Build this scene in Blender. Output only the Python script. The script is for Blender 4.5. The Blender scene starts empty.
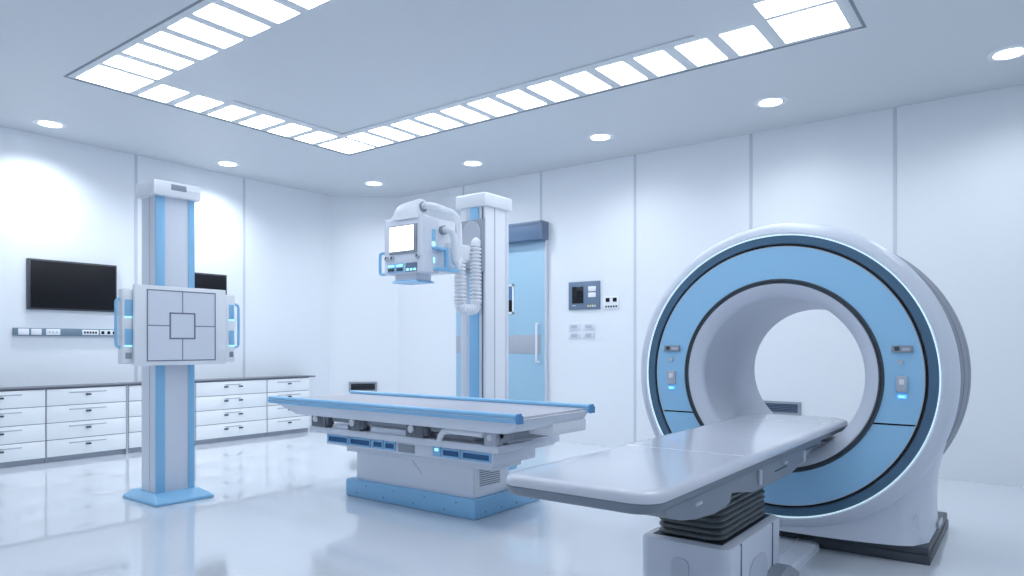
import bpy, bmesh, math
from mathutils import Vector, Matrix
S = bpy.context.scene
COL = S.collection
PI = math.pi

# ---------------------------------------------------------------- materials
def mat(name, col, rough=0.4, metal=0.0, emit=None, strength=0.0, coat=0.0, bump=0.0, bscale=5.0, spec=0.5):
    m = bpy.data.materials.new(name); m.use_nodes = True
    nt = m.node_tree; p = nt.nodes['Principled BSDF']
    p.inputs['Base Color'].default_value = (*col, 1)
    p.inputs['Roughness'].default_value = rough
    p.inputs['Metallic'].default_value = metal
    p.inputs['Coat Weight'].default_value = coat
    p.inputs['Specular IOR Level'].default_value = spec
    if emit:
        p.inputs['Emission Color'].default_value = (*emit, 1)
        p.inputs['Emission Strength'].default_value = strength
    tc = nt.nodes.new('ShaderNodeTexCoord'); nz = nt.nodes.new('ShaderNodeTexNoise')
    nz.inputs['Scale'].default_value = bscale; nz.inputs['Detail'].default_value = 3
    nt.links.new(tc.outputs['Object'], nz.inputs['Vector'])
    if bump:
        b = nt.nodes.new('ShaderNodeBump'); b.inputs['Strength'].default_value = bump; b.inputs['Distance'].default_value = 0.01
        nt.links.new(nz.outputs['Fac'], b.inputs['Height']); nt.links.new(b.outputs['Normal'], p.inputs['Normal'])
    else:                                   # tiny natural variation of the gloss
        r = nt.nodes.new('ShaderNodeMapRange')
        r.inputs['To Min'].default_value = max(0.02, rough - 0.012); r.inputs['To Max'].default_value = min(1, rough + 0.012)
        nt.links.new(nz.outputs['Fac'], r.inputs['Value']); nt.links.new(r.outputs['Result'], p.inputs['Roughness'])
    return m

M = {
 'wall':   mat('wall_white', (0.82, 0.85, 0.89), 0.35),
 'ceil':   mat('ceiling_paint', (0.66, 0.69, 0.72), 0.5),
 'floor':  mat('polished_resin_floor', (0.67, 0.71, 0.77), 0.07, coat=0.35, bscale=3, spec=0.6),
 'joint':  mat('panel_joint', (0.60, 0.64, 0.71), 0.45),
 'gap':    mat('painted_shadow_gap', (0.22, 0.25, 0.30), 0.5),
 'white':  mat('white_enamel', (0.84, 0.86, 0.90), 0.28),
 'lav':    mat('pale_lavender_enamel', (0.73, 0.76, 0.84), 0.30),
 'gshell': mat('gantry_shell', (0.66, 0.70, 0.79), 0.30),
 'bore':   mat('bore_liner', (0.54, 0.58, 0.67), 0.38),
 'grey':   mat('mid_grey_plastic', (0.30, 0.33, 0.38), 0.4),
 'lgrey':  mat('light_grey_plastic', (0.50, 0.53, 0.60), 0.35),
 'drawer': mat('drawer_white', (0.93, 0.945, 0.96), 0.3),
 'recess': mat('painted_recess_shade', (0.56, 0.60, 0.69), 0.4),
 'rgrey':  mat('rear_cover_grey', (0.21, 0.235, 0.29), 0.4),
 'dgrey':  mat('dark_grey_plastic', (0.055, 0.07, 0.086), 0.42),
 'bellow': mat('bellows_rubber', (0.105, 0.118, 0.125), 0.42),
 'black':  mat('black_gloss', (0.010, 0.011, 0.014), 0.18, spec=0.35),
 'screen': mat('black_screen', (0.010, 0.010, 0.013), 0.35, spec=0.2),
 'bezel':  mat('tv_bezel', (0.06, 0.065, 0.08), 0.35),
 'blue':   mat('sky_blue_enamel', (0.27, 0.55, 0.81), 0.30),
 'pblue':  mat('pale_blue_panel', (0.33, 0.61, 0.86), 0.36),
 'dblue':  mat('deep_blue_window', (0.015, 0.10, 0.26), 0.2),
 'teal':   mat('slate_teal_ring', (0.07, 0.15, 0.24), 0.3),
 'door':   mat('door_blue', (0.36, 0.56, 0.71), 0.35),
 'header': mat('door_header_slate', (0.12, 0.19, 0.31), 0.4),
 'capblue': mat('mid_blue_cap', (0.10, 0.29, 0.56), 0.35),
 'brkt': mat('bracket_grey', (0.15, 0.165, 0.195), 0.4),
 'steel':  mat('brushed_steel', (0.55, 0.57, 0.62), 0.35, metal=0.6),
 'kick':   mat('grey_plate', (0.42, 0.45, 0.52), 0.4),
 'counter':mat('counter_grey', (0.14, 0.155, 0.19), 0.4),
 'slate':  mat('slate_panel', (0.15, 0.21, 0.31), 0.4),
 'rail':   mat('socket_rail', (0.17, 0.24, 0.31), 0.4),
 'topgrey':mat('table_top_grey', (0.50, 0.49, 0.55), 0.35),
 'ctop':   mat('couch_top', (0.62, 0.64, 0.72), 0.16, coat=0.4),
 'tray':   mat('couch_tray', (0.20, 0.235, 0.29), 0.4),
 'lamp':   mat('lamp_white', (0.9, 0.93, 1), 0.5, emit=(0.86, 0.93, 1.0), strength=7.0),
 'disc':   mat('downlight_lens', (0.9, 0.93, 1), 0.5, emit=(0.85, 0.93, 1.0), strength=6.0),
 'led':    mat('led_ring', (0.8, 0.95, 1), 0.5, emit=(0.70, 0.93, 1.0), strength=0.6),
 'glow':   mat('white_screen', (0.9, 0.9, 0.9), 0.4, emit=(0.97, 0.98, 1.0), strength=1.3),
 'cyan':   mat('cyan_indicator', (0.4, 0.85, 0.95), 0.4, emit=(0.35, 0.85, 1.0), strength=1.0),
 'bled':   mat('blue_indicator', (0.1, 0.4, 0.9), 0.4, emit=(0.10, 0.45, 1.0), strength=1.0),
 'yellow': mat('yellow_key', (0.75, 0.72, 0.35), 0.4),
 'line':   mat('grey_line', (0.16, 0.18, 0.26), 0.5),
 'glass':  mat('viewing_pane', (0.10, 0.20, 0.36), 0.08),
}

# ---------------------------------------------------------------- mesh builder
class B:
    def __init__(s): s.bm = bmesh.new()
    def _done(s, n0, m, flat=False):
        for f in list(s.bm.faces)[n0:]: f.material_index = m
    def box(s, x0, x1, y0, y1, z0, z1, bev=0, m=0, seg=2):
        n0 = len(s.bm.faces); t = bmesh.new()
        bmesh.ops.create_cube(t, size=1)
        for v in t.verts:
            v.co = Vector((x0 if v.co.x < 0 else x1, y0 if v.co.y < 0 else y1, z0 if v.co.z < 0 else z1))
        if x1 < x0 or y1 < y0 or z1 < z0: bmesh.ops.recalc_face_normals(t, faces=t.faces)
        if bev: bmesh.ops.bevel(t, geom=list(t.edges), offset=bev, segments=seg, profile=0.5, affect='EDGES')
        s._merge(t, m); return s
    def _merge(s, t, m):
        mp = {}
        for v in t.verts: mp[v] = s.bm.verts.new(v.co)
        for f in t.faces:
            nf = s.bm.faces.new([mp[v] for v in f.verts]); nf.material_index = m
        t.free()
    def loft(s, secs, m=0, cap=True, loop=False):
        rings = [[s.bm.verts.new(p) for p in sec] for sec in secs]
        n = len(rings[0]); pairs = list(zip(rings, rings[1:]))
        if loop: pairs.append((rings[-1], rings[0]))
        fs = []
        for a, b in pairs:
            for i in range(n):
                j = (i + 1) % n
                fs.append(s.bm.faces.new((a[i], a[j], b[j], b[i])))
        if cap and not loop:
            fs.append(s.bm.faces.new(rings[0][::-1])); fs.append(s.bm.faces.new(rings[-1]))
        for f in fs: f.material_index = m
        bmesh.ops.recalc_face_normals(s.bm, faces=fs)
        return s
    def prism(s, axis, poly, a, b, m=0):
        def P(p, t):
            u, v = p
            return {'x': (t, u, v), 'y': (u, t, v), 'z': (u, v, t)}[axis]
        return s.loft([[P(p, a) for p in poly], [P(p, b) for p in poly]], m)
    def cyl(s, p0, p1, r0, r1=None, seg=24, m=0):
        r1 = r0 if r1 is None else r1
        return s.tube([p0, p1], [r0, r1], seg, m)
    def tube(s, pts, r, seg=14, m=0):
        pts = [Vector(p) for p in pts]
        rs = r if isinstance(r, (list, tuple)) else [r] * len(pts)
        tg = []
        for i in range(len(pts)):
            a = pts[max(0, i - 1)]; b = pts[min(len(pts) - 1, i + 1)]
            tg.append((b - a).normalized())
        up = Vector((0, 0, 1)) if abs(tg[0].z) < 0.9 else Vector((0, 1, 0))
        nrm = tg[0].cross(up).normalized(); secs = []
        for i, p in enumerate(pts):
            nrm = (nrm - tg[i] * nrm.dot(tg[i])).normalized(); bn = tg[i].cross(nrm)
            secs.append([p + (nrm * math.cos(2*PI*k/seg) + bn * math.sin(2*PI*k/seg)) * rs[i] for k in range(seg)])
        return s.loft(secs, m)
    def lathe(s, cy, cz, prof, seg=128, m=0, closed=True):
        secs = []
        for k in range(seg):
            c, sn = math.cos(2*PI*k/seg), math.sin(2*PI*k/seg)
            secs.append([(x, cy + r*c, cz + r*sn) for x, r in prof])
        return s.loft(secs, m, cap=False, loop=True)
    def build(s, name, mats, parent=None, angle=35, **tags):
        me = bpy.data.meshes.new(name)
        off = ROOT.get(parent.name, Vector()) if parent else tags.pop('origin', None)
        if off is None:
            lo = [min(v.co[i] for v in s.bm.verts) for i in range(3)]; hi = [max(v.co[i] for v in s.bm.verts) for i in range(3)]
            off = Vector(((lo[0]+hi[0])/2, (lo[1]+hi[1])/2, lo[2]))
        for v in s.bm.verts: v.co -= off
        s.bm.to_mesh(me); s.bm.free()
        for mm in (mats if isinstance(mats, (list, tuple)) else [mats]): me.materials.append(M[mm])
        me.polygons.foreach_set('use_smooth', [True] * len(me.polygons))
        me.set_sharp_from_angle(angle=math.radians(angle))
        o = bpy.data.objects.new(name, me); COL.objects.link(o)
        if parent: o.parent = parent; ROOT[o.name] = off
        else: o.location = off; ROOT[o.name] = off
        for k, v in tags.items(): o[k] = v
        return o
ROOT = {}

def thing(name, label, cat, loc, group=None, kind=None):
    o = bpy.data.objects.new(name, None); COL.objects.link(o)
    o.location = loc; o.empty_display_size = 0.1; ROOT[o.name] = Vector(loc)
    if kind: o['kind'] = kind
    else:
        o['label'] = label; o['category'] = cat
        if group: o['group'] = group
    return o

def copy_thing(root, delta, label):
    d = Vector(delta)
    r = root.copy(); COL.objects.link(r); r.location = Vector(root.location) + d; r['label'] = label
    for ch in list(root.children):
        c = ch.copy(); COL.objects.link(c); c.parent = r
        for g in list(ch.children):
            e = g.copy(); COL.objects.link(e); e.parent = c
    return r

def rrect(x0, x1, y0, y1, z, r, n=6):
    pts = []
    for cx, cy, a0 in ((x1-r, y1-r, 0), (x0+r, y1-r, PI/2), (x0+r, y0+r, PI), (x1-r, y0+r, 3*PI/2)):
        for k in range(n + 1):
            a = a0 + (PI/2) * k / n
            pts.append((cx + r*math.cos(a), cy + r*math.sin(a), z))
    return pts

def smooth_path(ctrl, n=8):
    P = [Vector(p) for p in ctrl]; out = []
    P = [P[0]*2 - P[1]] + P + [P[-1]*2 - P[-2]]
    for i in range(1, len(P) - 2):
        a, b, c, d = P[i-1], P[i], P[i+1], P[i+2]
        for k in range(n):
            t = k / n
            out.append(0.5*((2*b) + (c-a)*t + (2*a-5*b+4*c-d)*t*t + (3*b-a-3*c+d)*t**3))
    out.append(P[-2]); return out

ST = dict(kind='structure')
# ---------------------------------------------------------------- room
XR, YL, H = 6.43, 7.34, 3.0
X0, Y0 = -0.85, -1.1
B().box(X0-.1, XR+.1, Y0-.1, YL+.1, -0.1, 0).build('floor', 'floor', **ST)
B().box(X0, 5.825, YL, YL+.1, 0, H+.1).build('wall_left', 'wall', **ST)
B().box(XR, XR+.1, Y0, 6.715, 0, H+.1).build('wall_right', 'wall', **ST)
B().prism('z', [(5.82, YL), (XR, 6.71), (XR+.1, 6.71), (XR+.1, YL+.1), (5.82, YL+.1)], 0, H+.1).build('wall_corner', 'wall', **ST)
B().box(X0-.1, X0, Y0-.1, YL+.1, 0, H+.1).build('wall_rear', 'wall', **ST)
B().box(X0, XR+.1, Y0-.1, Y0, 0, H+.1).build('wall_near', 'wall', **ST)
# ceiling: flat field around a rectangular recess for the lit frame, plus the shallow tray inside it
FX0, FX1, FY0, FY1 = 2.085, 4.68, 0.835, 5.60
c = B()
zc = H + 0.001
c.box(X0, FX0, Y0, YL, H, H+.1); c.box(FX1, XR, Y0, YL, H, H+.1)
c.box(FX0, FX1, Y0, FY0, H, H+.1); c.box(FX0, FX1, FY1, YL, H, H+.1)
c.box(FX0, FX1, FY0, FY1, H+.07, H+.11)
c.build('ceiling', 'ceil', **ST)
# ceiling field of the lit frame, with openings for the panels' recesses left flush
TX0, TX1, TY0, TY1 = 3.09, 4.185, 1.71, 5.10
f = B()
f.box(FX0, TX0, FY0, FY1, zc, zc+.06); f.box(TX1, FX1, FY0, FY1, zc, zc+.06)
f.box(TX0, TX1, FY0, TY0, zc, zc+.06); f.box(TX0, TX1, TY1, FY1, zc, zc+.06)
f.build('trim_2', 'ceil', **ST)
B().box(TX0, TX1, TY0, TY1, zc+.008, zc+.06).build('trim_3', 'ceil', **ST)
g = B(); w = 0.014  # dark grey strips paint in the shadow gap round the lit frame
g.box(FX0-w, FX0+.004, FY0-w, FY1+w, H-.002, H+.003); g.box(FX1-.004, FX1+w, FY0-w, FY1+w, H-.002, H+.003)
g.box(FX0, FX1, FY0-w, FY0+.004, H-.002, H+.003); g.box(FX0, FX1, FY1-.004, FY1+w, H-.002, H+.003)
g.build('trim_1', 'gap', **ST)
# wall panel joints
n = 4
def joint(bx):
    global n
    B().box(*bx).build('trim_%d' % n, 'joint', **ST); n += 1
for y in (5.572, 4.425, 3.262, 2.086, 0.915, -0.25): joint((XR-.004, XR+.01, y-.014, y+.014, 0, H))
for x in (3.376, 4.59): joint((x-.014, x+.014, YL-.004, YL+.01, 0, H))

# ---------------------------------------------------------------- lit ceiling panels
def light_panel(x0, x1, y0, y1, label):
    b = B(); z = H - 0.002; e = .009
    x0 += e; x1 -= e; y0 += e; y1 -= e
    b.box(x0, x1, y0, y1, z, zc + .002, m=1)
    b.box(x0+.004, x1-.004, y0+.004, y1-.004, z-.0025, z+.001, m=0)
    b.build('light_panel', ['lamp', 'white'], label=label, category='light', group='lit ceiling panels')
ORD = ['first', 'second', 'third', 'fourth', 'fifth', 'sixth', 'seventh', 'eighth', 'ninth', 'tenth', 'eleventh', 'twelfth', 'thirteenth']
LX = (2.122, 2.518); RX = (4.243, 4.650)
for i in range(13):
    y1 = 5.13 - .295*i; y0 = y1 - .235
    if i == 0: y1 += 0; 
    if i < 6:
        light_panel(*LX, y0, y1, 'glowing ceiling panel in the viewer-side row, %s from the wide corner panel' % ORD[i])
    else:
        light_panel(*LX, y0, y1, 'glowing ceiling panel in the viewer-side row, %s from the wide corner panel' % ORD[i])
    light_panel(*RX, y0, y1, 'glowing ceiling panel in the door-wall row, %s from the deepest corner panel' % ORD[i])
for i in range(6):
    x0 = 2.563 + .2835*i
    light_panel(x0, x0+.232, 5.18, 5.568, 'glowing ceiling panel in the television-wall row, %s from the viewer-side corner panel' % ORD[i])
light_panel(*LX, 5.168, 5.568, 'wide glowing ceiling panel at the corner over the drawers and detector stand')
light_panel(4.258, 4.655, 5.165, 5.568, 'wide glowing ceiling panel at the deepest corner, where two rows meet')
light_panel(4.232, 4.640, .89, 1.29, 'wide glowing ceiling panel at the frame corner closest to the ring scanner')

for i in range(6):
    x0 = 2.563 + .2835*i
    light_panel(x0, x0+.232, .89, 1.29, 'glowing ceiling panel in the closest row, %s from the detector side' % ORD[i])
light_panel(*LX, .89, 1.29, 'wide glowing ceiling panel at the frame corner closest to the viewer')
# ---------------------------------------------------------------- downlights
def downlight(x, y, label, power, ang):
    t = thing('downlight', label, 'light', (x, y, H-.006), 'round recessed downlights')
    ring = B()
    secs = []
    for k in range(40):
        a = 2*PI*k/40; cc, sn = math.cos(a), math.sin(a)
        secs.append([(x+r*cc, y+r*sn, z) for r, z in ((.098, H-.006), (.128, H-.002), (.130, H+.004), (.098, H+.004))])
    ring.loft(secs, cap=False, loop=True); ring.build('rim', 'white', t)
    B().cyl((x, y, H-.0015), (x, y, H+.004), .0985, seg=40).build('baffle', 'lgrey', t)
    B().cyl((x+.004, y+.004, H-.003), (x+.004, y+.004, H+.003), .088, seg=40).build('lens', 'disc', t)
    L = bpy.data.lights.new('downlight_beam', 'SPOT'); L.energy = power; L.color = (.89, .95, 1); L.spot_size = math.radians(ang); L.spot_blend = 1.0
    L.shadow_soft_size = .07
    o = bpy.data.objects.new('bulb', L); COL.objects.link(o); o.parent = t; o.location = (0, 0, -.006)
PW = 42
downlight(2.445, 6.906, 'round recessed downlight above the fully visible television', PW*2.5, 142)
downlight(4.124, 6.906, 'round recessed downlight above the right end of the drawers', PW*2.5, 142)
for y, l in ((6.345, 'round recessed downlight deepest in the room, above the angled corner wall'), (4.795, 'round recessed downlight above the tube column and blue door'),
             (3.240, 'round recessed downlight above the slate control panel on the door wall'), (1.685, 'round recessed downlight above the ring scanner'),
             (.133, 'round recessed downlight nearest the viewer along the door wall')):
    downlight(5.685, y, l, PW*1.2, 152)

for x, y in ((-.10, 6.345), (-.10, 4.795), (-.10, 3.24), (-.10, 1.685), (.77, -.35), (2.445, -.35), (4.124, -.35)):  # unseen downlights added behind the viewer to brighten the equipment fronts
    downlight(x, y, 'unseen round downlight added behind the viewer to brighten the equipment fronts', PW*0.55, 165)
# ---------------------------------------------------------------- drawer units along the television wall
CF = 7.075
def cabinet(x0, x1, label, wide=False, line=True):
    t = thing('drawer_cabinet', label, 'cabinet', ((x0+x1)/2, 7.2, 0), 'drawer cabinets below the counter')
    b = B(); b.box(x0, x1, CF+.02, YL-.005, .05, .667, m=0); b.box(x0, x1, CF+.04, YL-.005, 0, .05, m=1)
    b.box(x0+.001, x1-.001, CF+.0185, CF+.021, .05, .667, m=2)  # dark sheet behind the drawers paints the shade in their gaps
    b.build('carcass', ['white', 'kick', 'line'], t)
    for i in range(4):
        z0 = .052 + .1535*i; z1 = z0 + .1475
        d = B().box(x0+.004, x1-.004, CF, CF+.0185, z0, z1, .002).build('drawer', 'drawer', t)
        xm = (x0+x1)/2; zz = z0 + .112
        L = .16 if not wide else .09
        if not wide: xm += 0.0
        B().box(xm-L, xm+L, CF-.006, CF+.002, zz-.005, zz+.005, .002).build('grip_strip', 'lgrey', d)
        for xk in ((xm,) if not wide else (xm-.087, xm+.087)):
            k = B(); k.box(xk-.022, xk+.022, CF-.026, CF-.004, zz-.030, zz-.014, .005, m=0); k.box(xk-.008, xk+.008, CF-.008, CF+.001, zz-.027, zz-.017, m=0)
            k.build('knob', 'dgrey', d)
    return t
cabinet(1.785, 2.473, 'white four drawer cabinet below the socket rail, farthest from the x-ray table')
cabinet(2.477, 3.163, 'white four drawer cabinet below the fully visible television')
cabinet(3.185, 3.862, 'white four drawer cabinet mostly hidden behind the blue striped detector column')
cabinet(3.866, 4.716, 'wide white four drawer cabinet with two dark knobs on each drawer', wide=True)
cabinet(4.722, 5.307, 'white four drawer cabinet at the end of the run, partly behind the x-ray table')
B().box(3.165, 3.183, CF+.004, YL-.005, 0, .667).build('filler_strip', 'lgrey', label='grey upright filler strip between two drawer cabinets beside the detector column', category='filler strip')
B().box(1.70, 5.385, CF-.010, YL-.002, .668, .684, .003).build('countertop', 'counter', label='long thin dark grey worktop lying along the white drawer cabinets', category='countertop')

# ---------------------------------------------------------------- televisions
def tv(x0, label):
    x1 = x0 + .767; t = thing('television', label, 'television', ((x0+x1)/2, 7.32, 1.386), 'black wall televisions')
    b = B(); b.box(x0, x1, 7.30, 7.345, 1.386, 1.850, .004)
    b.build('housing', 'bezel', t)
    B().box(x0+.022, x1-.014, 7.297, 7.3005, 1.402, 1.834, .001).build('screen', 'screen', t)
    return t
tv(2.407, 'black wall television hanging in full view over the socket rail')
tv(3.586, 'black wall television half hidden behind the upright detector')

# ---------------------------------------------------------------- socket rail
t = thing('socket_rail', 'long slate grey socket rail on the wall below the television', 'socket rail', (2.8, 7.33, 1.145))
B().box(2.302, 3.30, 7.312, 7.345, 1.145, 1.216, .003).build('rail', 'rail', t)
def plate(x0, x1, z0, z1, y, parent, dots=(), m='white', dot='black'):
    p = B().box(x0, x1, y-.006, y+.001, z0, z1, .002).build('socket_plate', m, parent)
    for i, (dx, dz, wx, wz) in enumerate(dots):
        B().box(dx-wx/2, dx+wx/2, y-.0085, y-.005, dz-wz/2, dz+wz/2, .001).build('socket', dot, p)
plate(2.335, 2.420, 1.153, 1.209, 7.312, t); plate(2.437, 2.520, 1.153, 1.209, 7.312, t)
plate(2.556, 2.674, 1.153, 1.209, 7.312, t, [(2.584+.03*i, 1.182, .016, .012) for i in range(3)], dot='lgrey')
plate(2.862, 3.008, 1.156, 1.206, 7.312, t, [(2.885+.0245*i, 1.181, .016, .020) for i in range(5)])
plate(3.022, 3.21, 1.156, 1.206, 7.312, t, [(3.045, 1.181, .026, .030), (3.10, 1.181, .026, .030), (3.15, 1.181, .026, .030)])

# ---------------------------------------------------------------- upright detector stand
t = thing('detector_stand', 'upright chest x-ray stand with blue striped column before the drawers', 'medical stand', (2.435, 4.86, 0))
b = B()
b.loft([[(2.235, 4.575, 0), (2.632, 4.575, 0), (2.632, 5.06, 0), (2.235, 5.06, 0)], [(2.235, 4.575, .022), (2.632, 4.575, .022), (2.632, 5.06, .022), (2.235, 5.06, .022)],
        [(2.285, 4.70, .062), (2.590, 4.70, .062), (2.590, 5.02, .062), (2.285, 5.02, .062)]])
bmesh.ops.bevel(b.bm, geom=[e for e in b.bm.edges], offset=.006, segments=2, affect='EDGES', profile=.5)
b.build('base', 'blue', t)
col = B().box(2.300, 2.569, 4.725, 4.925, .055, 2.08, .006)
col.box(2.297, 2.301, 4.80, 4.806, .07, 2.06, m=1)
col = col.build('column', ['lav', 'lgrey'], t)
B().box(2.300, 2.362, 4.718, 4.732, .058, 2.075, .003).build('stripe', 'blue', col)
B().box(2.524, 2.570, 4.718, 4.732, .058, 2.075, .003).build('stripe', 'blue', col)
cap = B().box(2.264, 2.592, 4.675, 4.938, 2.066, 2.166, .010, seg=2).build('cap', 'white', t)
B().box(2.382, 2.486, 4.671, 4.678, 2.112, 2.150, .002).build('name_plate', 'grey', cap)
B().box(2.486, 2.585, 4.672, 4.677, 2.118, 2.125).build('light_strip', 'white', cap)
q = 4.60/4.52
def sx(x): return x*q
def sz(z): return 1.06 + (z-1.06)*q
det = B().box(sx(2.069), sx(2.688), 4.60, 4.626, sz(.928), sz(1.443), .006).build('detector_panel', 'white', t)
fr = B()
a0, a1, b0, b1 = sx(2.145), sx(2.610), sz(.955), sz(1.417)
def rim(bb, a0, a1, b0, b1, w, y0, y1, m=0):
    bb.box(a0, a1, y0, y1, b0, b0+w, m=m); bb.box(a0, a1, y0, y1, b1-w, b1, m=m)
    bb.box(a0, a0+w, y0, y1, b0+w, b1-w, m=m); bb.box(a1-w, a1, y0, y1, b0+w, b1-w, m=m)
rim(fr, a0, a1, b0, b1, .007, 4.597, 4.602)
am, bm_ = (a0+a1)/2, (b0+b1)/2; h = .089
fr.box(am-.003, am+.003, 4.5975, 4.602, b0+.007, bm_-h); fr.box(am-.003, am+.003, 4.5975, 4.602, bm_+h, b1-.007)
fr.box(a0+.007, am-h, 4.5975, 4.602, bm_-.003, bm_+.003); fr.box(am+h, a1-.007, 4.5975, 4.602, bm_-.003, bm_+.003)
rim(fr, am-h, am+h, bm_-h, bm_+h, .009, 4.596, 4.602)
fr.build('marking_frame', 'line', det)
B().box(a0+.006, a1-.006, 4.5985, 4.602, b0+.006, b1-.006).build('marked_face', 'lav', det)
for sgn, x0, x1 in ((-1, 2.046, 2.15), (1, 2.70, 2.826)):
    wgt = B().box(x0, x1, 4.632, 4.70, sz(.940), sz(1.414), .008).build('side_housing', 'white', t)
    xa, xb = (2.060, 2.106) if sgn < 0 else (2.776, 2.816)
    B().box(xa, xb, 4.629, 4.634, sz(1.242), sz(1.345), .001).build('blue_window', 'blue', wgt)
    B().box(xa, xb, 4.628, 4.634, sz(1.232), sz(1.240)).build('indicator', 'cyan', wgt)
    B().box(xa, xb, 4.629, 4.634, sz(1.06), sz(1.162), .001).build('blue_window', 'blue', wgt)
    B().box(xa, xb, 4.628, 4.634, sz(1.05), sz(1.058)).build('indicator', 'cyan', wgt)
    B().box(xa+.005, xb-.005, 4.629, 4.634, sz(.974), sz(1.012), .001).build('grey_key', 'grey', wgt)
    xo = 2.022 if sgn < 0 else 2.872; xi = x0+.01 if sgn < 0 else x1-.01
    zt, zb = sz(1.350), sz(1.045); yy = 4.665
    pts = [(xi, yy, zt)] + [(xo - sgn*.025 + sgn*.025*math.sin(a), yy, zt-.025+.025*math.cos(a)) for a in [PI/2*k/5 for k in range(6)]] + \
          [(xo - sgn*.025 + sgn*.025*math.cos(a), yy, zb+.025-.025*math.sin(a)) for a in [PI/2*k/5 for k in range(6)]] + [(xi, yy, zb)]
    B().tube(pts, .0095).build('handle', 'blue', t)
B().box(2.33, 2.54, 4.62, 4.73, sz(1.02), sz(1.36), .01).build('carriage', 'lgrey', t)

# ---------------------------------------------------------------- x-ray table
t = thing('xray_table', 'long x-ray table with sky blue side rails on a blue plinth', 'medical table', (3.45, 3.3, 0))
b = B().box(3.22, 3.92, 2.70, 3.89, 0, .122, .012)
b.build('plinth', 'blue', t)
for yy in (2.95, 3.22, 3.50, 3.77):
    B().cyl((3.2165, yy, .035), (3.222, yy, .035), .006, seg=10).build('screw', 'slate', t)
    B().cyl((3.2165, yy-.1, .090), (3.222, yy-.1, .090), .005, seg=10).build('screw', 'slate', t)
for xx in (3.32, 3.48, 3.64, 3.80):
    B().cyl((xx, 2.6965, .035), (xx, 2.702, .035), .006, seg=10).build('screw', 'slate', t)
body = B().box(3.25, 3.60, 2.735, 3.805, .12, .50, .004)
body = body.build('pedestal', 'lav', t)
B().box(3.262, 3.595, 2.729, 2.738, .125, .36, .002).build('end_cover', 'white', body)
for i in range(8):
    z = .192 + i*.0135
    B().prism('y', [(3.30, z), (3.50, z-.004), (3.50, z-.0005), (3.30, z+.0035)], 2.7255, 2.7300).build('vent_slot', 'line', body)
B().prism('x', [(3.30, .35), (3.31, .35), (3.17, .225), (3.163, .225)], 3.248, 3.252).build('crease', 'lgrey', body)
# carriage beam with its row of blue windows and the stepped end
beam = B().box(3.18, 3.60, 2.525, 4.05, .355, .436, .004); beam.box(3.14, 3.79, 2.46, 4.19, .434, .478, .006)
beam.box(3.20, 3.84, 2.53, 4.0, .405, .47, .003); beam.box(3.22, 3.62, 2.535, 3.95, .345, .44, .003); beam.box(3.24, 3.53, 2.58, 3.9, .31, .37, .003)
beam = beam.build('carriage_beam', 'lav', t)
def window(y1, y0, z1, z0, glow=False):
    fr = B(); y0, y1 = min(y0, y1), max(y0, y1)
    w_ = .010
    for bx in ((y0, y1, z0, z0+w_), (y0, y1, z1-w_, z1)): fr.box(3.170, 3.181, *bx)
    for bx in ((y0, y0+w_, z0+w_, z1-w_), (y1-w_, y1, z0+w_, z1-w_)): fr.box(3.170, 3.181, *bx)
    o = fr.build('window_bezel', 'blue', beam)
    B().box(3.1765, 3.181, y0+w_, y1-w_, z0+w_, z1-w_).build('window_pane', 'cyan' if glow else 'dblue', o)
for y1, y0 in ((4.025, 3.805), (3.792, 3.575), (3.558, 3.452), (3.442, 3.338), (2.925, 2.777), (2.765, 2.54)): window(y1, y0, .424, .370)
B().box(3.172, 3.181, 2.936, 3.002, .368, .428, .002).build('control_key', 'blue', beam)
B().box(3.170, 3.175, 2.955, 2.985, .402, .420, .001).build('indicator', 'cyan', beam)
B().box(3.174, 3.181, 3.168, 3.312, .366, .418, .002).build('name_plate', 'grey', beam)
# travelling brackets
def bracket(y0, y1, z0, z1, disc, m='grey'):
    o = B().box(3.13, 3.20, y0, y1, z0, z1, .005)
    if disc: o.box(3.135, 3.19, y0-.03, y0+.005, z0+.015, z1-.02, .01)
    o = o.build('bracket', m, t)
    if disc: B().cyl((3.118, (y0+y1)/2+.022, (z0+z1)/2+.008), (3.132, (y0+y1)/2+.022, (z0+z1)/2+.008), .024, seg=20).build('roller', 'white', o)
bracket(4.00, 4.155, .478, .580, True, 'brkt'); bracket(3.635, 3.735, .478, .572, True, 'brkt'); bracket(3.045, 3.20, .478, .568, True, 'brkt')
bracket(2.47, 2.555, .478, .568, False, 'lgrey')
B().cyl((3.122, 2.512, .525), (3.131, 2.512, .525), .018, seg=16).build('bolt', 'white', t)
r = B(); r.box(3.17, 3.20, 2.44, 4.12, .520, .562, .003); r.box(3.165, 3.19, 2.50, 4.10, .555, .582, .003)
r.build('guide_rail', 'grey', t)
r = B(); r.box(3.15, 3.18, 3.78, 3.90, .478, .508, .004); r.build('cable_cover', 'lav', t)
r = B(); r.box(3.15, 3.185, 3.18, 3.55, .478, .515, .004); r.build('cable_cover', 'lav', t)
# white grip beside the last bracket
pts = smooth_path([(3.125, 2.90, .480), (3.122, 2.885, .515), (3.120, 2.84, .540), (3.120, 2.70, .543), (3.120, 2.55, .541)], 6)
B().tube(pts, .019).build('grip', 'white', t)
# end channel
r = B(); r.box(3.17, 3.60, 2.40, 2.47, .497, .577, .004); r.box(3.19, 3.60, 2.394, 2.402, .512, .518)
r.build('end_channel', 'grey', t)
B().box(3.36, 3.735, 2.228, 2.42, .532, .605, .008).build('end_block', 'white', t)
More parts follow.
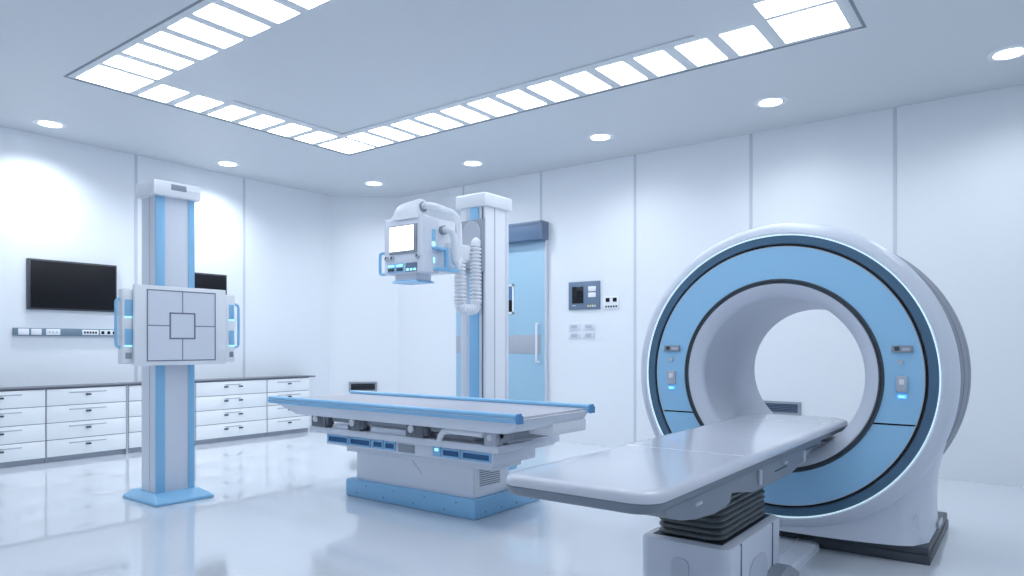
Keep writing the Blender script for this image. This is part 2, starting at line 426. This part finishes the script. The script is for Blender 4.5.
# table top
s = [rrect(3.00, 3.73, 2.30, 4.18, .575, .03), rrect(2.99, 3.735, 2.24, 4.22, .597, .03), rrect(2.985, 3.74, 2.215, 4.38, .640, .02), rrect(2.985, 3.74, 2.21, 4.40, .655, .02)]
top = B().loft(s).build('table_top', 'lav', t)
B().box(2.99, 3.72, 2.23, 4.405, .654, .668, .004).build('top_sheet', 'topgrey', top)
for nm, xa, xb, ya, yb in (('side_rail', 2.955, 2.995, 2.19, 4.415), ('side_rail', 3.715, 3.757, 2.195, 4.43)):
    prof = [(xa, .645), (xa-.004, .655), (xa-.004, .665), (xa+.002, .669), (xa-.003, .673), (xa-.003, .686), (xa+.004, .692), (xb-.006, .692), (xb, .686), (xb, .648), (xb-.004, .642), (xa+.006, .642)]
    o = B().prism('y', prof, ya, yb).build(nm, 'blue', t, angle=25)
    cp = B().prism('y', [(x_, z_) for x_, z_ in [(xa-.006, .640), (xa-.006, .690), (xa, .695), (xb-.012, .695), (xb-.012, .682), (xb, .682), (xb+.003, .676), (xb+.003, .640)]], ya-.014, ya+.002)
    cp.build('end_cap', 'capblue', o)
    B().box(xa-.0055, xa-.003, ya+.02, yb-.02, .6665, .6685).build('pale_line', 'white', o)  # thin white line along the rail groove

# ---------------------------------------------------------------- tube stand behind the table
t = thing('xray_tube_stand', 'white column with x-ray tube head and ribbed hoses beside the blue door', 'medical stand', (4.6, 3.74, 0))
B().box(4.34, 4.82, 3.56, 3.92, 0, .05, .012).build('base', 'blue', t)
col = B(); col.box(4.435, 4.73, 3.60, 3.875, .045, 2.21, .006); col.box(4.43, 4.437, 3.605, 3.62, .06, 2.20, m=0)
col.box(4.545, 4.555, 3.597, 3.601, .06, 2.20, m=1)
col.box(4.425, 4.437, 3.628, 3.636, .06, 2.20, m=2)
col = col.build('column', ['white', 'lgrey', 'line'], t)
B().box(4.424, 4.440, 3.672, 3.772, .06, 2.205, .004).build('stripe', 'blue', col)
B().box(4.428, 4.440, 3.79, 3.865, .06, 2.205, .004).build('face_strip', 'lav', col)
B().box(4.70, 4.735, 3.592, 3.61, .06, 2.205, .004).build('corner_strip', 'lav', col)
B().box(4.402, 4.770, 3.578, 3.905, 2.20, 2.312, .014, seg=3).build('cap', 'white', t)
car = B().box(4.385, 4.43, 3.605, 3.905, 1.66, 2.09, .006).build('carriage', 'grey', t)
arch = [(3.62, 1.70), (3.80, 1.70), (3.80, 1.98)] + [(3.71+.09*math.cos(a), 1.98+.10*math.sin(a)) for a in [PI*k/10 for k in range(1, 10)]] + [(3.62, 1.98)]
B().prism('x', arch, 4.372, 4.388).build('arched_plate', 'lgrey', car)
B().box(3.84, 4.39, 3.68, 3.78, 1.74, 1.87, .015, seg=3).build('arm', 'white', t)
# tube head
hd = B().box(3.50, 3.855, 3.412, 3.78, 1.585, 1.965, .012, seg=3)
hd = hd.build('tube_head', 'white', t)
fp = B().box(3.488, 3.66, 3.400, 3.785, 1.567, 1.968, .010, seg=3).build('control_face', 'lav', hd)
B().box(3.478, 3.490, 3.448, 3.722, 1.708, 1.912, .003).build('screen_bezel', 'grey', fp)
B().box(3.475, 3.480, 3.476, 3.716, 1.727, 1.903, .001).build('screen', 'glow', fp)
for y, z in ((3.752, 1.682), (3.694, 1.679), (3.442, 1.68)):
    B().cyl((3.474, y, z), (3.489, y, z), .017, seg=18).build('knob', 'lgrey', fp)
    B().box(3.470, 3.476, y-.004, y+.004, z-.004, z+.012).build('knob_mark', 'dgrey', fp)
B().box(3.483, 3.490, 3.576, 3.745, 1.577, 1.642, .002).build('button_panel', 'blue', fp)
for y0, y1 in ((3.675, 3.735), (3.588, 3.650)):
    B().box(3.480, 3.485, y0, y1, 1.588, 1.610, .001).build('slot', 'dgrey', fp)
    B().box(3.480, 3.485, y0, y1, 1.618, 1.632, .001).build('indicator', 'cyan', fp)
B().box(3.483, 3.490, 3.448, 3.562, 1.577, 1.640, .002).build('button_panel', 'slate', fp)
for i in range(3): B().box(3.480, 3.485, 3.456+.036*i, 3.478+.036*i, 1.584, 1.600, .001).build('indicator', 'cyan', fp)
# rounded bump on top
def arch_sec(y, top, r, xc=3.533):
    zc_ = top - r
    return [(xc+r, y, 1.95)] + [(xc + r*math.cos(a), y, zc_ + r*math.sin(a)) for a in [PI*k/16 for k in range(17)]] + [(xc-r, y, 1.95)]
hh = B().loft([arch_sec(3.775, 1.97, .012), arch_sec(3.74, 1.985, .03), arch_sec(3.70, 2.005, .045), arch_sec(3.67, 2.045, .055), arch_sec(3.645, 2.066, .058), arch_sec(3.60, 2.075, .060), arch_sec(3.455, 2.088, .062), arch_sec(3.442, 2.085, .059), arch_sec(3.437, 2.078, .052)]).build('hose_housing', 'white', hd, angle=40)
B().cyl((3.533, 3.432, 2.030), (3.533, 3.45, 2.030), .036, seg=24).build('hose_socket', 'grey', hh)
# collimator
B().box(3.522, 3.678, 3.495, 3.705, 1.520, 1.588, .004).build('collimator', 'lav', hd)
B().loft([[(3.505, 3.475, 1.506), (3.695, 3.475, 1.506), (3.695, 3.725, 1.506), (3.505, 3.725, 1.506)], [(3.515, 3.485, 1.522), (3.685, 3.485, 1.522), (3.685, 3.715, 1.522), (3.515, 3.715, 1.522)]]).build('collimator_plate', 'blue', hd)
# handles
def loop(pts, nm, r=.0125, m='blue'): B().tube(pts, r).build(nm, m, hd)
loop(smooth_path([(3.51, 3.78, 1.730), (3.51, 3.835, 1.728), (3.51, 3.850, 1.705), (3.51, 3.850, 1.60), (3.51, 3.835, 1.578), (3.51, 3.78, 1.576)], 6), 'handle', .011)
hb = B(); hb.box(3.585, 3.70, 3.345, 3.41, 1.733, 1.752, .004); hb.box(3.675, 3.705, 3.345, 3.37, 1.60, 1.745, .004); hb.box(3.60, 3.83, 3.345, 3.41, 1.588, 1.610, .004)
hb.build('side_handle', 'blue', hd)
B().box(3.585, 3.62, 3.396, 3.402, 1.80, 1.88, .001).build('side_window', 'blue', hd)
B().cyl((3.60, 3.395, 1.775), (3.60, 3.402, 1.775), .015, seg=14).build('indicator', 'cyan', hd)
B().box(3.60, 3.612, 3.396, 3.402, 1.64, 1.68, .001).build('indicator', 'cyan', hd)
B().cyl((3.79, 3.43, 1.62), (3.79, 3.43, 1.80), .055, seg=28).build('tube_housing', 'white', hd)
B().cyl((3.70, 3.385, 1.885), (3.70, 3.42, 1.885), .033, seg=18).build('hose_socket', 'grey', hd)
# hoses
pipe = smooth_path([(3.533, 3.44, 2.036), (3.545, 3.405, 2.038), (3.585, 3.395, 2.040), (3.68, 3.425, 2.048), (3.85, 3.515, 2.066), (4.03, 3.61, 2.085), (4.115, 3.642, 2.070), (4.155, 3.650, 2.015), (4.165, 3.652, 1.90), (4.17, 3.655, 1.72)], 8)
B().tube(pipe, .0225).build('hose', 'white', t)
pipe = smooth_path([(3.70, 3.40, 1.885), (3.705, 3.36, 1.885), (3.745, 3.35, 1.865), (3.772, 3.355, 1.80), (3.785, 3.36, 1.70), (3.80, 3.37, 1.66), (3.87, 3.42, 1.645), (4.0, 3.53, 1.665), (4.12, 3.62, 1.70), (4.165, 3.65, 1.705)], 8)
B().tube(pipe, .0235).build('hose', 'white', t)
B().cyl((3.786, 3.36, 1.705), (3.776, 3.356, 1.765), .029, seg=18).build('hose_collar', 'white', t)
def ribbed(path, pitch, r0, r1):
    path = [Vector(p) for p in path]; L = [0]
    for a, b in zip(path, path[1:]): L.append(L[-1] + (b-a).length)
    def at(d):
        for i in range(len(L)-1):
            if d <= L[i+1] or i == len(L)-2:
                return path[i].lerp(path[i+1], (d-L[i])/max(1e-9, L[i+1]-L[i]))
    n_ = int(L[-1]/pitch); pts = []; rs = []
    for i in range(n_):
        for u, rr in ((0, r0), (.22, r0), (.32, r1*.96), (.5, r1), (.7, r1), (.88, r1*.96)):
            pts.append(at(L[-1]*(i+u)/n_)); rs.append(rr)
    pts.append(path[-1]); rs.append(r0)
    return pts, rs
pts, rs = ribbed([(4.17, 3.655, 1.74), (4.175, 3.655, 1.41)], 0.0285, .033, .049); B().tube(pts, rs, 18).build('ribbed_hose', 'white', t, angle=50)
pts, rs = ribbed([(4.37, 3.655, 1.86), (4.37, 3.655, 1.41)], 0.0285, .033, .049); B().tube(pts, rs, 18).build('ribbed_hose', 'white', t, angle=50)
B().tube(smooth_path([(4.42, 3.655, 1.875), (4.40, 3.655, 1.90), (4.378, 3.655, 1.898), (4.37, 3.655, 1.86)], 5), .041, 18).build('hose_elbow', 'white', t)
ub = smooth_path([(4.175, 3.655, 1.415), (4.178, 3.655, 1.375), (4.20, 3.655, 1.352), (4.235, 3.655, 1.345), (4.31, 3.655, 1.345), (4.345, 3.655, 1.352), (4.367, 3.655, 1.375), (4.37, 3.655, 1.415)], 10)
pts, rs = ribbed(ub, .0285, .036, .045); B().tube(pts, rs, 18).build('hose_bend', 'white', t, angle=50)

# ---------------------------------------------------------------- ring scanner (gantry)
CY, CZ = 1.085, 0.90
t = thing('ct_scanner', 'large white ring scanner with sky blue face on a dark base', 'medical scanner', (4.15, CY, 0))
sh = [(3.752, .737), (3.747, .746), (3.752, .766), (3.772, .790), (3.80, .803), (3.835, .808), (3.88, .806), (3.95, .798), (4.03, .789), (4.10, .783), (4.105, .778), (4.105, .74), (3.80, .737)]
B().lathe(CY, CZ, sh, 160).build('shell', 'gshell', t)
bc = [(4.10, .74), (4.10, .778), (4.106, .782), (4.16, .791), (4.206, .797), (4.209, .793), (4.214, .793), (4.217, .799), (4.28, .805), (4.336, .809), (4.339, .805), (4.344, .805), (4.347, .810), (4.44, .813), (4.50, .808), (4.54, .79), (4.55, .77), (4.55, .42), (4.50, .42), (4.47, .74)]
B().lathe(CY, CZ, bc, 160).build('rear_cover', 'rgrey', t)
B().lathe(CY, CZ, [(3.757, .689), (3.752, .692), (3.752, .730), (3.757, .733), (3.80, .733), (3.80, .689)], 160).build('trim_ring', 'teal', t)
B().lathe(CY, CZ, [(3.7485, .7335), (3.7465, .735), (3.7475, .738), (3.757, .738), (3.757, .7335)], 160).build('light_ring', 'led', t)
B().lathe(CY, CZ, [(3.764, .50), (3.764, .70), (3.80, .70), (3.80, .50)], 128).build('backing', 'black', t)
# blue face in an upper and a lower piece
def face_piece(r0, r1, a0, a1, zsplit, upper, m, nm, x0=3.750, x1=3.766):
    # ring segment cut by a horizontal line
    pts_o, pts_i = [], []
    ao = math.asin((zsplit-CZ)/r1); ai = math.asin((zsplit-CZ)/r0)
    N = 96
    if upper: so, eo, si, ei = ao, PI-ao, ai, PI-ai
    else: so, eo, si, ei = ao, -PI-ao, ai, -PI-ai
    P = [(CY+r1*math.cos(so+(eo-so)*k/N), CZ+r1*math.sin(so+(eo-so)*k/N)) for k in range(N+1)]
    Q = [(CY+r0*math.cos(si+(ei-si)*k/N), CZ+r0*math.sin(si+(ei-si)*k/N)) for k in range(N+1)]
    b = B(); secs = [[(x0, *p), (x0, *q_), (x1, *q_), (x1, *p)] for p, q_ in zip(P, Q)]
    b.loft(secs); return b.build(nm, m, t)
face_piece(.506, .676, 0, 0, .6845, True, 'pblue', 'upper_face')
face_piece(.506, .676, 0, 0, .6755, False, 'pblue', 'lower_face')
B().lathe(CY, CZ, [(3.749, .673), (3.749, .6765), (3.766, .6765), (3.766, .673)], 160).build('face_edge', 'lgrey', t)
B().lathe(CY, CZ, [(3.752, .508), (3.742, .503), (3.742, .496), (3.747, .493), (3.742, .490), (3.744, .482), (3.77, .480), (3.77, .508)], 128).build('bore_ring', 'dgrey', t)
B().lathe(CY, CZ, [(3.748, .484), (3.747, .478), (3.750, .470), (3.785, .424), (3.795, .416), (3.806, .4125), (3.815, .4125), (3.815, .484)], 128).build('bore_rim', 'gshell', t)
B().lathe(CY, CZ, [(3.8145, .4122), (4.25, .404), (4.58, .379), (4.60, .384), (4.60, .43), (3.90, .46), (3.8145, .47)], 128).build('bore', 'bore', t, angle=24)
def fixtures(y0, y1, yk, ya, yb):
    d = B().box(3.738, 3.752, y0, y1, 1.024, 1.057, .003).build('display', 'grey', t)
    w_ = y1-y0
    B().box(3.736, 3.739, y0+.12*w_, y0+.5*w_, 1.033, 1.046).build('label_strip', 'lgrey', d)
    B().box(3.736, 3.739, y0+.62*w_, y0+.85*w_, 1.033, 1.052).build('display_pane', 'dgrey', d)
    B().cyl((3.738, yk, .979), (3.752, yk, .979), .012, seg=16).build('knob', 'lgrey', t)
    k = B().box(3.736, 3.752, ya, yb, .838, .912, .003).build('button_box', 'lgrey', t)
    B().box(3.733, 3.737, ya+.012, yb-.012, .872, .898, .002).build('button', 'white', k)
    m_ = (ya+yb)/2
    B().box(3.742, 3.752, m_-.019, m_+.019, .806, .824, .002).build('status_lamp', 'bled', t)
    B().box(3.740, 3.743, m_-.011, m_+.011, .811, .819).build('lamp_core', 'cyan', t)
fixtures(.457, .548, .510, .482, .527); fixtures(1.618, 1.712, 1.670, 1.645, 1.692)
# pedestal under the ring
def foot(z, hw, xs):
    pts = []
    N = 24; xb = 4.46; rr = .05
    for k in range(N+1):                                   # bulging front
        u = -1 + 2*k/N
        y = CY + hw*u
        x = xs + .10*abs(u)**2.6
        if abs(u) > .86: x += .11*((abs(u)-.86)/.14)**2.2
        pts.append((x, y, z))
    pts += [(xb-.05, CY+hw, z), (xb, CY+hw-.05, z), (xb, CY-hw+.05, z), (xb-.05, CY-hw, z)]
    return pts
secs = [foot(.086, .668, 3.765), foot(.12, .664, 3.770), foot(.20, .660, 3.782), foot(.30, .662, 3.795), foot(.38, .668, 3.803), foot(.45, .682, 3.81), foot(.51, .704, 3.82), foot(.56, .722, 3.83)]
ped = B().loft(secs).build('pedestal', 'gshell', t)
B().loft([[(3.835, .545, .0875), (3.93, .455, .0875), (3.95, .475, .0875)], [(3.895, .455, .235), (3.899, .451, .235), (3.90, .456, .235)]]).build('fold', 'gshell', ped)
b = B(); b.box(3.872, 4.77, .402, 1.768, 0, .044, .004); b.box(3.876, 4.765, .408, 1.762, .046, .086, .008); b.box(3.88, 4.76, .412, 1.758, .04, .05)
b.build('base', 'dgrey', t)
B().box(4.30, 4.47, .404, .412, .088, .115, .002).build('base_clip', 'lgrey', t)

# ---------------------------------------------------------------- patient couch of the ring scanner
t = thing('patient_couch', 'pale grey patient couch on ribbed black bellows reaching into the ring', 'medical table', (2.87, CY, 0))
hw = .269
def deck(z, d, r, x0=1.716, x1=4.20): return rrect(x0+d, x1-d, CY-hw+d, CY+hw-d, z, r-d*.5, 8)
top = B().loft([deck(.626, .0, .075), deck(.638, .001, .075), deck(.648, .006, .075), deck(.654, .016, .075), deck(.6565, .032, .075)]).build('couch_top', 'ctop', t, angle=50)
B().box(2.524, 2.530, CY-hw+.03, CY+hw-.03, .6555, .6571).build('seam', 'white', top)
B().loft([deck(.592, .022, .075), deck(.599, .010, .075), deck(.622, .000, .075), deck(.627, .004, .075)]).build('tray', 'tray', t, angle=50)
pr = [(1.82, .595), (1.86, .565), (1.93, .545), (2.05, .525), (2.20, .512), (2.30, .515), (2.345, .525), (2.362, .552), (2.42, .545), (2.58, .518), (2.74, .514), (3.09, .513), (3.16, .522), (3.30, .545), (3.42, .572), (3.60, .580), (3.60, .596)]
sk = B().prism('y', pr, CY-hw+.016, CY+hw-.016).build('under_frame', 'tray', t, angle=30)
B().box(3.58, 4.16, CY-.20, CY+.20, .572, .596, .006).build('slide_rail', 'tray', t)
for x in (2.02, 2.95):
    B().box(x, x+.05, CY-hw+.002, CY-hw+.018, .570, .580, .003).build('latch', 'lgrey', sk)
    B().box(x, x+.05, CY+hw-.018, CY+hw-.002, .570, .580, .003).build('latch', 'lgrey', sk)
for x in (2.64, 3.26): B().box(x, x+.022, CY-hw+.004, CY-hw+.018, .535, .590, .004).build('rib', 'lgrey', sk)
B().box(2.86, 3.02, CY-hw+.013, CY-hw+.0165, .553, .556).build('slot', 'black', sk)
B().box(3.32, 3.56, CY-hw+.013, CY-hw+.0165, .583, .586).build('slot', 'black', sk)
# bellows
secs = []; nf = 9; za, zb = .305, .520
for i in range(nf):
    for u, d in ((0, .018), (.25, .003), (.5, 0), (.75, .003)):
        secs.append(rrect(2.582+d, 3.16-d, CY-.135+d, CY+.135-d, za+(zb-za)*(i+u)/nf, .045, 5))
secs.append(rrect(2.60, 3.145, CY-.12, CY+.12, zb, .045, 5))
B().loft(secs).build('bellows', 'bellow', t, angle=60)
# pedestal box with raised panels, coloured darker to stand in for shaded recesses
def bx(z, d): return rrect(2.535+d, 3.20-d, .902+d, CY*2-.902-d, z, .04, 6)
pb = B().loft([bx(0, .004), bx(.285, .0), bx(.297, .003), bx(.303, .014)]).build('pedestal', 'gshell', t, angle=45)
B().box(2.575, 3.168, CY-.142, CY+.142, .302, .3045).build('bellows_seat', 'dgrey', pb)
def arch_poly(a0, a1, z0, z1, r=.04):
    return [(a0, z0), (a1, z0), (a1, z1-r)] + [(a1-r+r*math.cos(a), z1-r+r*math.sin(a)) for a in [PI/2*k/5 for k in range(1, 6)]] + [(a0+r+r*math.cos(a), z1-r+r*math.sin(a)) for a in [PI/2+PI/2*k/5 for k in range(0, 5)]] + [(a0, z1-r)]
B().prism('x', arch_poly(1.060, 1.128, .04, .238, .022), 2.530, 2.537).build('recess_shade_panel', 'recess', pb)
B().prism('y', arch_poly(2.76, 2.98, .03, .205, .07), .897, .9035).build('recess_shade_panel', 'recess', pb)
B().box(2.662, 2.668, .8995, .904, .0, .297).build('seam', 'line', pb); B().box(3.060, 3.066, .8995, .904, .0, .297).build('seam', 'line', pb)
B().prism('y', [(2.93, .0), (2.95, .092), (3.05, .112), (3.13, .107), (3.27, .042), (3.27, 0)], .845, .905).build('foot_cover', 'grey', t)
# floor track
tr = B().loft([rrect(3.10, 3.862, .890, 1.280, 0, .03), rrect(3.10, 3.860, .893, 1.277, .026, .03), rrect(3.10, 3.850, .903, 1.267, .036, .03)])
tr.box(3.15, 3.85, .996, 1.006, .035, .041, .002); tr.box(3.15, 3.85, 1.164, 1.174, .035, .041, .002)
tr.build('floor_track', 'lav', t)

# ---------------------------------------------------------------- door wall
d = thing('door_1', '', '', (XR-.02, 5.0, 0), kind='structure')
B().box(XR-.036, XR-.002, 4.345, 5.66, .008, 2.228, .003).build('door_leaf', 'door', d)
B().box(XR-.042, XR-.034, 4.40, 5.655, .962, 1.174, .001).build('kick_plate', 'kick', d)
hb = B().box(XR-.13, XR-.002, 4.325, 5.72, 2.226, 2.425, .006); hb.box(XR-.134, XR-.002, 4.322, 4.345, 2.222, 2.43, .003, m=1); hb.box(XR-.134, XR-.12, 4.325, 5.72, 2.395, 2.43, .002, m=1)
hb.build('door_header', ['header', 'slate'], d)
B().box(XR-.045, XR-.002, 4.322, 4.347, 0, 2.226, .003).build('door_jamb', 'joint', d)
w_ = B()
for bxs in ((4.775, 5.0, 1.42, 1.44), (4.775, 5.0, 1.735, 1.755), (4.775, 4.797, 1.42, 1.755), (4.978, 5.0, 1.42, 1.755)): w_.box(XR-.044, XR-.035, *bxs)
w_ = w_.build('window_frame', 'white', d)
B().box(XR-.039, XR-.035, 4.795, 4.98, 1.44, 1.735).build('window_pane', 'glass', w_)
B().box(XR-.0395, XR-.036, 4.795, 4.98, 1.44, 1.575).build('dark_view', 'black', w_)
B().tube(smooth_path([(XR-.04, 4.42, 1.30), (XR-.075, 4.425, 1.295), (XR-.085, 4.43, 1.26), (XR-.085, 4.43, .91), (XR-.075, 4.425, .875), (XR-.04, 4.42, .87)], 6), .012).build('door_handle', 'white', d)

# wall control panel and sockets beside the door
t = thing('control_panel', 'slate control panel with dark screen on the wall beside the blue door', 'control panel', (XR-.01, 3.86, 1.44))
cp = B().box(XR-.02, XR+.004, 3.665, 4.049, 1.440, 1.739, .003).build('face', 'slate', t)
B().box(XR-.024, XR-.018, 3.862, 4.002, 1.506, 1.686, .001).build('screen', 'black', cp)
for z0, z1 in ((1.567, 1.618), (1.630, 1.684)): B().box(XR-.026, XR-.018, 3.708, 3.800, z0, z1, .002).build('switch', 'white', cp)
for i in range(4): B().box(XR-.024, XR-.018, 3.708+.029*i, 3.726+.029*i, 1.466, 1.486, .002).build('key', ['yellow', 'white', 'yellow', 'yellow'][i], cp)
B().box(XR-.022, XR-.018, 3.955, 4.002, 1.480, 1.487).build('legend', 'white', cp)
t = thing('port_plate', 'small white plate with dark ports to the right of the slate control panel', 'socket', (XR-.01, 3.53, 1.43))
pp = B().box(XR-.012, XR+.004, 3.446, 3.620, 1.433, 1.566, .003).build('face', 'white', t)
for y in (3.465, 3.548): B().box(XR-.016, XR-.010, y, y+.046, 1.510, 1.552, .002).build('port', 'black', pp)
for i in range(5): B().box(XR-.016, XR-.010, 3.460+.030*i, 3.479+.030*i, 1.452, 1.472, .002).build('small_port', 'dgrey', pp)
names = {(0, 0): 'upper pale socket plate of the pair nearer the door', (1, 0): 'lower pale socket plate of the pair nearer the door',
         (0, 1): 'upper pale socket plate of the pair nearer the ring scanner', (1, 1): 'lower pale socket plate of the pair nearer the ring scanner'}
for i, (z0, z1) in enumerate(((1.220, 1.298), (1.128, 1.206))):
    for j, (y0, y1) in enumerate(((3.912, 4.049), (3.737, 3.872))):
        o = thing('wall_socket', names[(i, j)], 'socket', (XR-.006, (y0+y1)/2, z0), 'pale wall sockets below the control panel')
        B().box(XR-.012, XR+.004, y0, y1, z0, z1, .003).build('plate', 'lgrey' if False else 'kick2', o)if False else B().box(XR-.012, XR+.004, y0, y1, z0, z1, .003).build('plate', 'lav', o)
        B().box(XR-.016, XR-.010, y0+.03, y1-.03, z0+.02, z1-.02, .002).build('rocker', 'lgrey', o)

# floor-level grilles
t = thing('vent_grille', 'dark grey air grille low on the wall, seen through the ring scanner', 'vent', (XR-.01, 1.84, .44))
g = B()
for bxs in ((1.645, 2.03, .440, .460), (1.645, 2.03, .535, .555), (1.645, 1.67, .46, .535), (2.005, 2.03, .46, .535)): g.box(XR-.022, XR+.004, *bxs)
g.build('frame', 'grey', t)
B().box(XR-.006, XR+.004, 1.67, 2.005, .46, .535).build('backing', 'black', t)
sl = B()
for i in range(5): sl.prism('y', [(XR-.020, .464+.0145*i), (XR-.017, .463+.0145*i), (XR-.006, .472+.0145*i), (XR-.009, .473+.0145*i)], 1.67, 2.005)
sl.build('louvres', 'slate', t)
t = thing('vent_grille', 'small dark grey air grille on the angled corner wall behind the x-ray table', 'vent', (6.105, 7.025, .455))
cc = Vector((6.105, 7.025, 0)); du = Vector((1, -1, 0)).normalized(); dn = Vector((-1, -1, 0)).normalized()
cc = cc + dn * ((cc.x + cc.y - 13.155)/math.sqrt(2)) if False else Vector((6.112, 7.032, 0))
def cbox(bb, u0, u1, n0, n1, z0, z1):
    secs = [[cc+du*u+dn*nn+Vector((0, 0, z)) for u, nn in ((u0, n0), (u1, n0), (u1, n1), (u0, n1))] for z in (z0, z1)]
    bb.loft(secs)
g = B()
for a in ((-.18, .18, .452, .472), (-.18, .18, .556, .578), (-.18, -.155, .472, .556), (.155, .18, .472, .556)): cbox(g, a[0], a[1], -.0, .022, a[2], a[3])
g.build('frame', 'grey', t)
g = B(); cbox(g, -.155, .155, 0, .006, .472, .556); g.build('backing', 'black', t)
g = B()
for i in range(5): cbox(g, -.155, .155, .006, .016, .476+.0165*i, .481+.0165*i)
g.build('louvres', 'dgrey', t)

# ---------------------------------------------------------------- world, camera, view
W = bpy.data.worlds.new('World'); S.world = W; W.use_nodes = True
W.node_tree.nodes['Background'].inputs['Color'].default_value = (.7, .8, 1, 1)
W.node_tree.nodes['Background'].inputs['Strength'].default_value = 0.1
cam = bpy.data.cameras.new('Camera'); co = bpy.data.objects.new('Camera', cam); COL.objects.link(co)
cam.sensor_width = 36; cam.lens = 696/1024*36; cam.shift_y = (345-288)/1024; cam.clip_start = .05
co.location = (0, 0, 1.06); co.rotation_euler = (PI/2, 0, math.radians(36.9225-90))
S.camera = co
vs = S.view_settings; vs.view_transform = 'Standard'; vs.look = 'None'; vs.gamma = 1; vs.use_curve_mapping = False; vs.exposure = 0.12
S.cycles.use_denoising = True
S.cycles.max_bounces = 10; S.cycles.diffuse_bounces = 6; S.cycles.sample_clamp_indirect = 8
